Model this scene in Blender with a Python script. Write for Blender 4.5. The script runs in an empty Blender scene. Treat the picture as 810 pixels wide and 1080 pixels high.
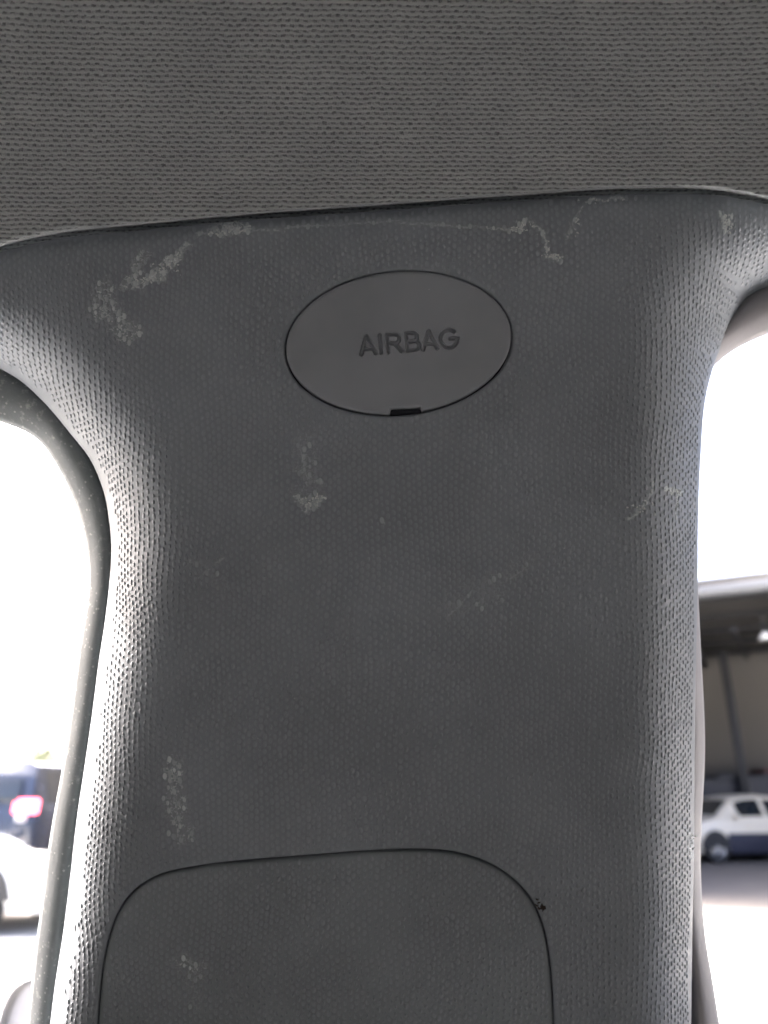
import bpy, bmesh, math, random
import numpy as np
from mathutils import Vector, Matrix, geometry, noise
random.seed(7)
R = math.radians
sc = bpy.context.scene
COL = sc.collection

# ------------------------------------------------------------------ camera
F = 780.0            # focal length in photo pixels (810 x 1080)
D = 0.20             # distance of the pillar face in metres
PITCH = 21.5
CAMZ = 1.3
cam = bpy.data.cameras.new('camera'); camo = bpy.data.objects.new('camera', cam); COL.objects.link(camo)
camo.location = (0, 0, CAMZ); camo.rotation_euler = (R(90 + PITCH), 0, 0)
cam.sensor_fit = 'VERTICAL'; cam.sensor_height = 36; cam.sensor_width = 27; cam.lens = 36 * F / 1080
cam.clip_start = 0.01; cam.clip_end = 2000
cam.dof.use_dof = True; cam.dof.focus_distance = 0.203; cam.dof.aperture_fstop = 12
sc.camera = camo
sc.render.resolution_x = 768; sc.render.resolution_y = 1024

# ------------------------------------------------------------------ world, sun, exposure
SUN_EL, SUN_AZ = 44, -60          # azimuth measured from +Y towards +X (negative = left, beyond the pillar)
w = bpy.data.worlds.new('World'); sc.world = w; w.use_nodes = True
nt = w.node_tree; nt.nodes.clear()
sky = nt.nodes.new('ShaderNodeTexSky'); sky.sky_type = 'NISHITA'; sky.sun_disc = False
sky.sun_elevation = R(SUN_EL); sky.sun_rotation = R(SUN_AZ)
sky.dust_density = 9.0; sky.air_density = .45; sky.ozone_density = 1.0
bg = nt.nodes.new('ShaderNodeBackground'); bg.inputs[1].default_value = 0.15
wo = nt.nodes.new('ShaderNodeOutputWorld')
nt.links.new(sky.outputs[0], bg.inputs[0]); nt.links.new(bg.outputs[0], wo.inputs[0])
sl = bpy.data.lights.new('sun', 'SUN'); sl.energy = 3.0; sl.angle = R(0.5); sl.color = (1, .965, .92)
so = bpy.data.objects.new('sun', sl); COL.objects.link(so)
sd = Vector((math.sin(R(SUN_AZ)) * math.cos(R(SUN_EL)), math.cos(R(SUN_AZ)) * math.cos(R(SUN_EL)), math.sin(R(SUN_EL))))
so.rotation_euler = (-sd).to_track_quat('-Z', 'Y').to_euler(); so.location = (0, 0, 10)
sc.view_settings.view_transform = 'Standard'; sc.view_settings.look = 'None'
sc.view_settings.gamma = 1; sc.view_settings.exposure = 3.78

# ------------------------------------------------------------------ helpers
CR = Matrix.Rotation(R(90 + PITCH), 4, 'X'); CM = Matrix.Translation((0, 0, CAMZ)) @ CR
CRn = np.array(CR.to_3x3())

def W(px, py, w):
    """point at depth D + w along the pillar's normal axis (arrays)"""
    px = np.asarray(px, float); py = np.asarray(py, float); w = np.asarray(w, float) + 0 * px
    d = D + w
    p = np.stack([(px - 405) / F * d, -(py - 540) / F * d, -d], -1)
    return p @ CRn.T + np.array([0, 0, CAMZ])

def G(px, py, Y):
    """where the sight line meets the vertical plane at world distance Y"""
    v = CR.to_3x3() @ Vector(((px - 405) / F, -(py - 540) / F, -1.0))
    return Vector((0, 0, CAMZ)) + v * (Y / v.y)

def link(o, parent=None, name=None):
    COL.objects.link(o)
    if parent is not None: o.parent = parent
    return o

def mesh_obj(name, verts, faces, m, parent=None, smooth=True, autos=None):
    me = bpy.data.meshes.new(name); me.from_pydata([tuple(v) for v in verts], [], [tuple(int(i) for i in f) for f in faces]); me.update()
    if m: me.materials.append(m)
    o = bpy.data.objects.new(name, me); link(o, parent)
    if smooth: me.shade_smooth() if hasattr(me, 'shade_smooth') else None
    if autos is not None:
        me.shade_smooth()
        try: me.set_sharp_from_angle(angle=R(autos))
        except Exception: pass
    return o

def bm_obj(name, bm, m, parent=None, smooth=None, normals=True):
    if normals: bmesh.ops.recalc_face_normals(bm, faces=bm.faces)
    me = bpy.data.meshes.new(name); bm.to_mesh(me); bm.free()
    if m: me.materials.append(m)
    if smooth is not None:
        me.shade_smooth(); me.set_sharp_from_angle(angle=R(smooth))
    return link(bpy.data.objects.new(name, me), parent)

def tag(o, label=None, cat=None, group=None, kind=None):
    if label: o['label'] = label
    if cat: o['category'] = cat
    if group: o['group'] = group
    if kind: o['kind'] = kind
    return o

def empty(name, loc, rz=0):
    o = bpy.data.objects.new(name, None); COL.objects.link(o); o.location = loc; o.rotation_euler = (0, 0, rz)
    o.empty_display_size = .05
    return o

def attach(o, root):
    o.parent = root; o.matrix_parent_inverse = Matrix.Translation(root.location).inverted() if root.rotation_euler.z == 0 else (Matrix.Translation(root.location) @ Matrix.Rotation(root.rotation_euler.z, 4, 'Z')).inverted()
    return o

def box(bm, c, s, rot=None, bev=0):
    r = bmesh.ops.create_cube(bm, size=1)
    vs = r['verts']
    M = Matrix.Translation(c) @ (rot.to_4x4() if rot else Matrix.Identity(4)) @ Matrix.Diagonal((*s, 1))
    bmesh.ops.transform(bm, matrix=M, verts=vs)
    if bev:
        es = list({e for v in vs for e in v.link_edges})
        bmesh.ops.bevel(bm, geom=es, offset=bev, segments=2, profile=.5, affect='EDGES')

def spline(pts, n=12):
    P = np.array(pts, float); P = np.vstack([2 * P[0] - P[1], P, 2 * P[-1] - P[-2]])
    out = []
    for i in range(1, len(P) - 2):
        p0, p1, p2, p3 = P[i - 1], P[i], P[i + 1], P[i + 2]
        # centripetal
        def tj(t, a, b): return t + max(np.linalg.norm(b - a), 1e-6) ** .5
        t0 = 0; t1 = tj(t0, p0, p1); t2 = tj(t1, p1, p2); t3 = tj(t2, p2, p3)
        for k in range(n):
            t = t1 + (t2 - t1) * k / n
            A1 = (t1 - t) / (t1 - t0) * p0 + (t - t0) / (t1 - t0) * p1
            A2 = (t2 - t) / (t2 - t1) * p1 + (t - t1) / (t2 - t1) * p2
            A3 = (t3 - t) / (t3 - t2) * p2 + (t - t2) / (t3 - t2) * p3
            B1 = (t2 - t) / (t2 - t0) * A1 + (t - t0) / (t2 - t0) * A2
            B2 = (t3 - t) / (t3 - t1) * A2 + (t - t1) / (t3 - t1) * A3
            out.append((t2 - t) / (t2 - t1) * B1 + (t - t1) / (t2 - t1) * B2)
    out.append(P[-2]); return np.array(out)

def resample(C, step=None, n=None):
    C = np.asarray(C); L = np.r_[0, np.cumsum(np.linalg.norm(np.diff(C, axis=0), axis=1))]
    if n is None: n = max(2, int(round(L[-1] / step)) + 1)
    s = np.linspace(0, L[-1], n)
    return np.stack([np.interp(s, L, C[:, 0]), np.interp(s, L, C[:, 1])], 1)

def sdist(P, C):
    """distance and direction from points P to polyline C"""
    P = np.asarray(P, float); best = np.full(len(P), 1e9); near = np.zeros_like(P); tt = np.zeros(len(P))
    for i in range(len(C) - 1):
        a, b = C[i], C[i + 1]; ab = b - a; l = ab @ ab
        if l < 1e-12: continue
        h = np.clip((P - a) @ ab / l, 0, 1); q = a + h[:, None] * ab; d = np.linalg.norm(P - q, axis=1)
        m = d < best; best[m] = d[m]; near[m] = q[m]; tt[m] = i + h[m]
    return best, near, tt

def inside(P, loop):
    x, y = P[:, 0], P[:, 1]; c = np.zeros(len(P), bool); n = len(loop)
    for i in range(n):
        x0, y0 = loop[i]; x1, y1 = loop[(i + 1) % n]
        if y0 == y1: continue
        m = ((y0 > y) != (y1 > y)) & (x < (x1 - x0) * (y - y0) / (y1 - y0) + x0)
        c ^= m
    return c

# ------------------------------------------------------------------ material helper
class NT:
    def __init__(s, name):
        s.m = bpy.data.materials.new(name); s.m.use_nodes = True; s.t = s.m.node_tree
        s.b = s.t.nodes['Principled BSDF']
    def n(s, typ, ins=None, **kw):
        nd = s.t.nodes.new('ShaderNode' + typ)
        for k, v in kw.items(): setattr(nd, k, v)
        for k, v in (ins or {}).items(): s.set(nd.inputs[k], v)
        return nd
    def set(s, inp, v):
        if isinstance(v, bpy.types.NodeSocket): s.t.links.new(v, inp)
        else: inp.default_value = v
    def math(s, op, a, b=0.0, c=None, clamp=False):
        nd = s.t.nodes.new('ShaderNodeMath'); nd.operation = op; nd.use_clamp = clamp
        s.set(nd.inputs[0], a); s.set(nd.inputs[1], b)
        if c is not None: s.set(nd.inputs[2], c)
        return nd.outputs[0]
    def vm(s, op, a, b=(0, 0, 0), out=0):
        nd = s.t.nodes.new('ShaderNodeVectorMath'); nd.operation = op
        s.set(nd.inputs[0], a); s.set(nd.inputs[1], b); return nd.outputs[out]
    def scale(s, a, f):
        nd = s.t.nodes.new('ShaderNodeVectorMath'); nd.operation = 'SCALE'
        s.set(nd.inputs[0], a); s.set(nd.inputs[3], f); return nd.outputs[0]
    def mr(s, v, a, b, c=0.0, d=1.0, it='SMOOTHSTEP'):
        nd = s.t.nodes.new('ShaderNodeMapRange'); nd.interpolation_type = it
        for i, x in enumerate((v, a, b, c, d)): s.set(nd.inputs[i], x)
        return nd.outputs[0]
    def mix(s, f, a, b):
        nd = s.t.nodes.new('ShaderNodeMix'); nd.data_type = 'RGBA'
        s.set(nd.inputs[0], f); s.set(nd.inputs[6], a); s.set(nd.inputs[7], b); return nd.outputs[2]
    def noise(s, vec, sc_, det=3, rough=.55, out=0):
        nd = s.n('TexNoise', {'Scale': sc_, 'Detail': det, 'Roughness': rough}); s.set(nd.inputs['Vector'], vec); return nd.outputs[out]

def simple(name, col, rough=.6, metal=0, spec=.5, nscale=8, amt=.12, bump=0, emit=None, coat=0):
    k = NT(name); tc = k.n('TexCoord').outputs['Object']
    f = k.noise(tc, nscale, 4)
    c = k.mix(f, tuple(x * (1 - amt) for x in col) + (1,), tuple(min(1, x * (1 + amt)) for x in col) + (1,))
    k.set(k.b.inputs['Base Color'], c); k.b.inputs['Metallic'].default_value = metal
    k.set(k.b.inputs['Roughness'], k.mr(f, .2, .8, max(0, rough - .06), min(1, rough + .06), 'LINEAR'))
    k.b.inputs['Specular IOR Level'].default_value = spec
    k.b.inputs['Coat Weight'].default_value = coat
    if bump:
        b = k.n('Bump', {'Strength': 1.0, 'Distance': bump}); k.set(b.inputs['Height'], k.noise(tc, nscale * 6, 3)); k.set(k.b.inputs['Normal'], b.outputs[0])
    if emit:
        k.b.inputs['Emission Color'].default_value = (*emit[0], 1); k.b.inputs['Emission Strength'].default_value = emit[1]
    return k.m

PXM = D / F      # metres per photo pixel on the pillar face

def grain_height(k, uv, p, q, wob=.9, sharp=(.0, .8), phase=0):
    """staggered raised grains: columns p/2 apart, rows q apart, each next column half a row down"""
    wn = k.noise(uv, .05, 2, out=1)
    uvw = k.vm('ADD', uv, k.scale(k.vm('SUBTRACT', wn, (.5, .5, .5)), wob * 2))
    wn2 = k.noise(uv, .3, 1, out=1)
    uvw = k.vm('ADD', uvw, k.scale(k.vm('SUBTRACT', wn2, (.5, .5, .5)), wob * 1.6))
    sp = k.n('SeparateXYZ'); k.set(sp.inputs[0], uvw)
    col = k.math('MULTIPLY', sp.outputs[0], 2 / p)
    par = k.math('MULTIPLY', k.math('MODULO', k.math('FLOOR', k.math('ADD', col, 1000.5)), 2.0), math.pi)
    cu = k.math('COSINE', k.math('MULTIPLY', col, 2 * math.pi))
    cv = k.math('COSINE', k.math('ADD', k.math('MULTIPLY', sp.outputs[1], 2 * math.pi / q), par))
    return k.math('MULTIPLY', k.mr(cu, -.25, .8), k.mr(cv, -.65, .45)), cu, cv

def trim_material(name, base, grain=1.0, scuffs=(), dots=(), fine=.3, gp=(11.2, 7.8), gd=.0001, specks=.35):
    k = NT(name)
    uv = k.n('UVMap', uv_map='surf').outputs[0]; lay = k.n('UVMap', uv_map='lay').outputs[0]
    h, _, _ = grain_height(k, uv, gp[0], gp[1])
    size = k.noise(uv, .35, 1)
    h = k.math('MULTIPLY', h, k.mr(size, .3, .7, .55, 1.15, 'LINEAR'))
    fn = k.noise(uv, 1.1, 3, .7); vf = k.noise(uv, 2.6, 2, .6)
    big = k.noise(lay, .006, 3); mid = k.noise(lay, .045, 4, .65)
    # scuffs: pale abraded plastic with shapes of their own
    s1 = k.n('Attribute', attribute_name='scuff').outputs['Fac'] if scuffs else None
    s2 = k.n('Attribute', attribute_name='rub').outputs['Fac'] if dots else None
    br = k.math('ADD', k.math('MULTIPLY', k.mr(k.noise(lay, .16, 3, .7), .42, .56), .55), k.math('MULTIPLY', k.mr(k.noise(lay, .5, 4, .75), .42, .58), .55))
    tot = None
    if s1 is not None: tot = k.math('MULTIPLY', s1, br)
    if s2 is not None:
        dd = k.math('MULTIPLY', s2, k.math('MULTIPLY', k.mr(k.noise(lay, .45, 3, .7), .45, .62), k.mr(k.noise(lay, .2, 3, .7), .40, .56)))
        dd = k.math('ADD', dd, k.math('MULTIPLY', s2, .07))
        tot = dd if tot is None else k.math('MAXIMUM', tot, dd)
    lo = tuple(x * .9 for x in base) + (1,); hi = tuple(x * 1.1 for x in base) + (1,)
    c = k.mix(k.mr(big, .3, .7), lo, hi)
    c = k.mix(k.math('MULTIPLY', k.mr(mid, .35, .7), .14), c, (base[0] * 1.25, base[1] * 1.2, base[2] * 1.12, 1))
    # sparse dust specks
    vn = k.n('TexVoronoi', {'Scale': .07}); k.set(vn.inputs['Vector'], lay)
    spk = k.math('MULTIPLY', k.mr(vn.outputs['Distance'], .075, .035), k.mr(k.noise(lay, .03, 2), .52, .6))
    c = k.mix(k.math('MULTIPLY', spk, specks), c, (.55, .55, .52, 1))
    if tot is not None: c = k.mix(k.math('MULTIPLY', tot, .85, clamp=True), c, (.64, .68, .69, 1))
    k.set(k.b.inputs['Base Color'], c)
    k.set(k.b.inputs['Roughness'], k.mr(mid, .3, .7, .50, .62, 'LINEAR'))
    k.b.inputs['Specular IOR Level'].default_value = .35
    hh = k.math('MULTIPLY', h, grain)
    hh = k.math('ADD', hh, k.math('MULTIPLY', fn, fine)); hh = k.math('ADD', hh, k.math('MULTIPLY', vf, fine * .5))
    if tot is not None: hh = k.math('ADD', hh, k.math('MULTIPLY', tot, .7))
    b = k.n('Bump', {'Strength': 1.0, 'Distance': gd}); k.set(b.inputs['Height'], hh); k.set(k.b.inputs['Normal'], b.outputs[0])
    return k.m

def fabric_material():
    k = NT('headliner_knit')
    uv = k.n('UVMap', uv_map='surf').outputs[0]
    wn = k.noise(uv, .04, 2, out=1); wn2 = k.noise(uv, .22, 2, out=1)
    uvw = k.vm('ADD', uv, k.scale(k.vm('SUBTRACT', wn, (.5, .5, .5)), 3.5))
    uvw = k.vm('ADD', uvw, k.scale(k.vm('SUBTRACT', wn2, (.5, .5, .5)), 3.4))
    sp = k.n('SeparateXYZ'); k.set(sp.inputs[0], uvw)
    rw_ = k.math('MULTIPLY', sp.outputs[1], 1 / 4.75)
    par = k.math('MULTIPLY', k.math('MODULO', k.math('FLOOR', k.math('ADD', rw_, 1000.5)), 2.0), math.pi)
    cu = k.math('COSINE', k.math('ADD', k.math('MULTIPLY', sp.outputs[0], 2 * math.pi / 8.9), par))
    cv = k.math('COSINE', k.math('MULTIPLY', rw_, 2 * math.pi))
    pit = k.math('MULTIPLY', k.mr(cu, -.6, .6), k.mr(cv, -.3, .7))   # one flat slot per stitch, brick-staggered
    row = k.math('MULTIPLY', cv, .34)
    fz = k.noise(uv, 1.4, 3, .7)
    var = k.noise(uv, .25, 2)
    pitv = k.math('MULTIPLY', pit, k.mr(var, .3, .7, .6, 1.15, 'LINEAR'))
    rl = k.mr(cv, .1, .9, 0.0, .30)
    hgt = k.math('SUBTRACT', k.math('MULTIPLY', fz, .8), k.math('ADD', pitv, row))
    big = k.noise(uv, .012, 5, .65)
    c = k.mix(k.mr(big, .3, .7), (.42, .452, .456, 1), (.48, .512, .512, 1))
    c = k.mix(k.math('MAXIMUM', k.math('MULTIPLY', pitv, .8), rl), c, (.07, .072, .08, 1))   # stitch slots and row lines get a darker colour
    c = k.mix(k.math('MULTIPLY', k.mr(fz, .5, .72), .55), c, (.50, .51, .50, 1))
    k.set(k.b.inputs['Base Color'], c); k.b.inputs['Roughness'].default_value = .95; k.b.inputs['Specular IOR Level'].default_value = .15
    k.b.inputs['Sheen Weight'].default_value = .25; k.b.inputs['Sheen Roughness'].default_value = .5
    b = k.n('Bump', {'Strength': 1.0, 'Distance': .0005}); k.set(b.inputs['Height'], hgt); k.set(k.b.inputs['Normal'], b.outputs[0])
    return k.m

def seal_material():
    k = NT('dusty_rubber'); uv = k.n('TexCoord').outputs['Object']
    a = k.noise(uv, 110, 5, .65); b_ = k.noise(uv, 420, 4, .7); d_ = k.noise(uv, 1500, 2, .6)
    c = k.mix(a, (.15, .168, .172, 1), (.25, .268, .272, 1))
    st = k.math('MULTIPLY', k.mr(b_, .54, .68), k.mr(a, .42, .6))
    c = k.mix(k.math('MULTIPLY', st, .8), c, (.46, .47, .46, 1))
    vn = k.n('TexVoronoi', {'Scale': 480.0}); k.set(vn.inputs['Vector'], uv)
    c = k.mix(k.math('MULTIPLY', k.math('MULTIPLY', k.mr(vn.outputs['Distance'], .22, .1), k.mr(k.noise(uv, 90, 2), .42, .56)), .7), c, (.6, .6, .58, 1))
    k.set(k.b.inputs['Base Color'], c); k.set(k.b.inputs['Roughness'], k.mr(a, .3, .7, .42, .6, 'LINEAR'))
    bp = k.n('Bump', {'Strength': 1.0, 'Distance': .00012}); k.set(bp.inputs['Height'], k.math('ADD', b_, k.math('MULTIPLY', d_, .6))); k.set(k.b.inputs['Normal'], bp.outputs[0])
    return k.m

# ------------------------------------------------------------------ outlines of the trim, in its own layout (px)
TOP = [(-260, 345), (-160, 318), (-80, 290), (-30, 275), (0, 266), (35, 257), (74, 250), (148, 243), (220, 236), (300, 229.5), (400, 222.5), (500, 215),
       (560, 211), (600, 208), (640, 205.5), (700, 204), (740, 205), (775, 209), (810, 216), (860, 230), (920, 250), (1010, 290)]
LEFT = [(-260, 352), (-160, 352), (-80, 362), (-30, 376), (0, 389), (22, 402), (48, 426), (74, 457), (96, 486), (110, 521), (115.5, 552), (117.5, 579), (115.5, 615),
        (111, 654), (104, 700), (97, 755), (89, 810), (81, 864), (74, 926), (67, 982), (59, 1033), (53, 1080), (46, 1130), (38, 1190)]
RIGHT = [(1010, 297), (920, 290), (860, 294), (810, 306), (800, 310), (790.5, 315.5), (783, 326), (773, 342.5), (764.5, 359), (756.5, 375), (751, 392), (746, 411),
         (742, 436), (739.5, 474), (737.5, 512), (736.3, 560), (736, 607), (735.4, 650), (733.6, 719), (732.7, 800), (732, 904), (730.5, 966), (729, 1080), (728, 1190)]
TOPc, LEFTc, RIGHTc = (resample(spline(x), 5.0) for x in (TOP, LEFT, RIGHT))
LEFTd = resample(spline(LEFT), 14.0); RIGHTd = resample(spline(RIGHT), 14.0)
OUT = np.vstack([TOPc, RIGHTc, resample(np.array([RIGHT[-1], LEFT[-1]], float), 6.0)[1:-1], LEFTc[::-1]])
TH = R(-5.5)
def ellipse(a, b, n, c=(420.5, 362)):
    t = np.linspace(0, 2 * np.pi, n, endpoint=False); x = a * np.cos(t); y = b * np.sin(t)
    return np.stack([c[0] + x * math.cos(TH) - y * math.sin(TH), c[1] + x * math.sin(TH) + y * math.cos(TH)], 1)
HOLE = ellipse(120.6, 76.4, 150)
COVER = [(95, 1190), (101, 1110), (104, 1060), (108, 1020), (114, 990), (124, 962), (142, 938), (168, 922), (210, 912.5), (260, 906.5), (330, 901), (390, 896.5), (435, 894.8),
         (470, 896.5), (505, 905), (535, 921), (558, 944), (573, 975), (580, 1010), (583.5, 1050), (585, 1110), (586, 1190)]
COVc = resample(spline(COVER), 4.0)

def wl(y): return np.interp(y, [300, 400, 600, 900, 1080], [94, 98, 92, 70, 54])
def wr(y): return np.interp(y, [220, 330, 420, 600, 1080], [136, 118, 90, 78, 82])
def depth(P):
    P = np.asarray(P, float)
    dl, nl, _ = sdist(P, LEFTd); dr, nr, _ = sdist(P, RIGHTd)
    Wl, Wr = wl(P[:, 1]), wr(P[:, 1])
    def prof(d, Wd, A, p):
        x = np.clip(1 - d / Wd, 0, 1); return A * (.72 * x ** p + .28 * (1 - np.sqrt(1 - (x * .985) ** 2)))
    pl = prof(dl, Wl, .0240 * Wl / 92, 3.1); pr = prof(dr, Wr, .0262 * Wr / 84, 3.2)
    w = np.maximum(pl, pr) + np.minimum(pl, pr) * .5
    # the face itself: barely crowned, a little hollow under the headliner
    w = w + .0022 * ((P[:, 0] - 425) / 300) ** 2 + .0018 * np.clip((330 - P[:, 1]) / 120, 0, 1) ** 2
    return w, (dl, nl, Wl, pl), (dr, nr, Wr, pr)

def arc_uv(P, w, L, Rr):
    """layout coordinate carried round the rolled edges by arc length"""
    P = np.asarray(P, float); uv = P.copy()
    for d, near, Wd, p in (L, Rr):
        v = near - P; n = v / np.maximum(np.linalg.norm(v, axis=1), 1e-6)[:, None]
        h = p / PXM; uv += n * (np.where(d < Wd, (h ** 2) / (h + 2.2 * (Wd - d) + 1e-6) * 1.0, 0))[:, None]
    return uv

def sheet(name, outer, holes, grid, m, parent, wfun=None, extra=None, skirt=.006, off=0.0, edge_roll=(2.5, .0004), extra_roll=None, hole_grid=True, masks=None):
    """a moulded panel: triangulated between its outline and its openings, edges rolled over and turned back"""
    x0, y0 = outer.min(0); x1, y1 = outer.max(0)
    gx, gy = np.meshgrid(np.arange(x0, x1, grid), np.arange(y0, y1, grid)); gx = gx + ((np.arange(gx.shape[0]) % 2) * grid / 2)[:, None]
    Pg = np.stack([gx.ravel(), gy.ravel()], 1)
    rings = []
    loops = [outer] + list(holes)
    def offset(lp, d):
        a = np.roll(lp, 1, 0); b = np.roll(lp, -1, 0); t = b - a; t /= np.maximum(np.linalg.norm(t, axis=1), 1e-6)[:, None]
        nrm = np.stack([-t[:, 1], t[:, 0]], 1); return lp + nrm * d
    for li, lp in enumerate(loops):
        area = np.sum(lp[:, 0] * np.roll(lp[:, 1], -1) - np.roll(lp[:, 0], -1) * lp[:, 1])
        sgn = (1 if area > 0 else -1) * (1 if li == 0 else -1)
        for d in ((.5, 1.2, 2.4, 4.2) if li else (.5, 1.2, 2.4, 4.2, 7)): rings.append(offset(lp, sgn * d))
    if extra is not None: rings.append(extra)
    def keep(P, marg):
        k = inside(P, outer)
        for hl in holes: k &= ~inside(P, hl)
        if marg > 0:
            for lp in loops:
                d, _, _ = sdist(P, np.vstack([lp, lp[:1]])); k &= d > marg
        return k
    Pg = Pg[keep(Pg, 8.5)]
    if extra is not None and hole_grid:
        ex0, ey0 = extra.min(0) - 1; ex1, ey1 = extra.max(0) + 1
        Pg = Pg[~((Pg[:, 0] > ex0) & (Pg[:, 0] < ex1) & (Pg[:, 1] > ey0) & (Pg[:, 1] < ey1))]
    Pr = np.vstack(rings); Pr = Pr[keep(Pr, .35)]
    edges = []; pts = []; base = 0
    for lp in loops:
        n = len(lp); pts.append(lp); edges += [(base + i, base + (i + 1) % n) for i in range(n)]; base += n
    nb = base
    A = np.vstack(pts + [Pr, Pg])
    vo, eo, fo, ov, oe, of = geometry.delaunay_2d_cdt([Vector(p) for p in A], edges, [], 0, 1e-4)
    V = np.array([tuple(v) for v in vo]); Fc = np.array([f for f in fo if len(f) == 3])
    cen = V[Fc].mean(1); kf = keep(cen, 0); Fc = Fc[kf]
    w_, L_, R_ = depth(V)
    uv = arc_uv(V, w_, L_, R_)
    w_ = w_ + off
    if wfun is not None: w_ = w_ + wfun(V)
    allp = np.full(len(V), 1e9)
    for lp in loops:
        d, _, _ = sdist(V, np.vstack([lp, lp[:1]])); allp = np.minimum(allp, d)
    rr, ra = edge_roll; w_ = w_ + ra * np.clip(1 - allp / rr, 0, 1) ** 2
    if extra_roll is not None: w_ = w_ + extra_roll(V)
    X = W(V[:, 0], V[:, 1], w_)
    # the part curls back along every boundary edge
    cnt = {}
    for f in Fc:
        for a, b in ((f[0], f[1]), (f[1], f[2]), (f[2], f[0])):
            cnt[(a, b)] = cnt.get((a, b), 0) + 1
    bd = [(a, b) for (a, b) in cnt if (b, a) not in cnt]
    bv = sorted({a for e in bd for a in e}); idx = {v: i for i, v in enumerate(bv)}
    Vb = V[bv]
    Xb = W(Vb[:, 0], Vb[:, 1], w_[bv] + skirt)
    # keep the return wall on the same axis, not on the sight line
    dirn = CRn @ np.array([0, 0, -1.0]); Xb = X[bv] + dirn * skirt
    n0 = len(X); faces = [tuple(f) for f in Fc] + [(b, a, n0 + idx[a], n0 + idx[b]) for a, b in bd]
    o = mesh_obj(name, np.vstack([X, Xb]), faces, m, None)
    me = o.data
    for nm, U in (('surf', uv), ('lay', V)):
        Ua = np.vstack([U, U[bv]]); l = me.uv_layers.new(name=nm)
        li = np.zeros(len(me.loops), int); me.loops.foreach_get('vertex_index', li)
        q = Ua[li].copy(); q[:, 1] *= -1; l.data.foreach_set('uv', q.ravel())
    if masks:
        for nm, lst, jit in masks:
            v_ = wear(V, lst, jit); at_ = me.attributes.new(nm, 'FLOAT', 'POINT'); at_.data.foreach_set('value', np.r_[v_, v_[bv]].astype(np.float32))
    me.shade_smooth(); me.set_sharp_from_angle(angle=R(50))
    # normals towards the cabin
    n = me.polygons[0].normal
    if n.dot(Vector(tuple(CRn @ np.array([0, 0, 1.0])))) < 0: me.flip_normals()
    if parent: attach(o, parent)
    return o

# ------------------------------------------------------------------ scuffs (centre lines, width, strength) measured on the trim
def yn(l): return [(a, b, r, i) for a, b, r, i in l]
def wear(V, lst, jit):
    """abrasion mask: strokes of given width and strength, with ragged outlines"""
    V = np.asarray(V, float); out = np.zeros(len(V))
    J = np.array([[noise.noise((p[0] * .09, p[1] * .09, 3.1)) * 9 + noise.noise((p[0] * .33, p[1] * .33, 9.1)) * 4,
                   noise.noise((p[0] * .09, p[1] * .09, 17.7)) * 9 + noise.noise((p[0] * .33, p[1] * .33, 29.1)) * 4] for p in V])
    for a, b, r, i in lst:
        m = (V[:, 0] > min(a[0], b[0]) - r - 16) & (V[:, 0] < max(a[0], b[0]) + r + 16) & (V[:, 1] > min(a[1], b[1]) - r - 16) & (V[:, 1] < max(a[1], b[1]) + r + 16)
        Q = V[m] + J[m] * min(1, r / 10) * jit
        d, _, _ = sdist(Q, np.array([a, b], float)); x = np.clip((r - d) / (r * .7), 0, 1)
        out[m] = np.maximum(out[m], x * x * (3 - 2 * x) * i)
    return out
def wear_points(lst, dots):
    P = []
    for L_, st in ((lst, 1.3), (dots, 2.6)):
        for a, b, r, i in L_:
            a = np.array(a, float); b = np.array(b, float); R_ = r * 1.25 + 1.5
            lo = np.minimum(a, b) - R_; hi = np.maximum(a, b) + R_
            gx, gy = np.meshgrid(np.arange(math.floor(lo[0] / st) * st, hi[0], st), np.arange(math.floor(lo[1] / st) * st, hi[1], st))
            Q = np.stack([gx.ravel(), gy.ravel()], 1); d, _, _ = sdist(Q, np.stack([a, b])); P.append(Q[d < R_])
    P = np.vstack(P); key = np.round(P * 1.6).astype(int); _, ix = np.unique(key, axis=0, return_index=True)
    return P[ix]
SC = yn([((470, 652), (498, 624), 1.6, .4), ((488, 648), (512, 630), 1.3, .35), ((536, 612), (556, 596), 1.4, .3), ((206, 612), (236, 588), 1.4, .3), ((178, 812), (190, 872), 1.8, .5), ((186, 806), (196, 850), 1.6, .45), ((316, 470), (324, 512), 1.8, .4), ((104, 312), (122, 344), 2.2, .6), ((122, 330), (142, 352), 2.2, .6), ((402, 546), (406, 552), 1.6, .4), ((128, 304), (136, 300), 4, .7), ((320, 500), (336, 506), 5, .4), ((316, 530), (334, 528), 6, .5), ((208, 246), (232, 241), 6, .55), ((232, 243), (262, 240), 7, .8), ((146, 280), (136, 300), 5, .5), ((140, 303), (160, 292), 6, .8), ((158, 294), (188, 272), 7, 1),
      ((188, 272), (198, 258), 4, .6), ((262, 243), (300, 243), 1.6, .5), ((300, 240), (420, 233), 1.5, .4), ((420, 235), (520, 240), 1.5, .5), ((515, 240), (548, 243), 2.4, .9),
      ((548, 243), (556, 231), 3, .9), ((560, 234), (572, 246), 2.6, .8), ((572, 246), (578, 268), 3, .9), ((576, 271), (590, 273), 4.5, 1), ((597, 252), (606, 232), 2, .6), ((606, 232), (616, 215), 2, .6),
      ((616, 213), (658, 208), 2.6, .7), ((760, 226), (766, 242), 4, .9), ((766, 242), (772, 228), 4, .9),
      ((312, 522), (322, 538), 4, .7), ((322, 538), (342, 524), 5, .7), ((664, 548), (684, 528), 3, .6), ((686, 525), (689, 505), 2, .5), ((704, 516), (718, 518), 3.4, .9), ((715, 520), (713, 545), 1.7, .6),
      ((700, 925), (705, 915), 2, .5), ((728, 880), (730, 905), 3, .8), ((552, 240), (545, 234), 2, .7)])
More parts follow.
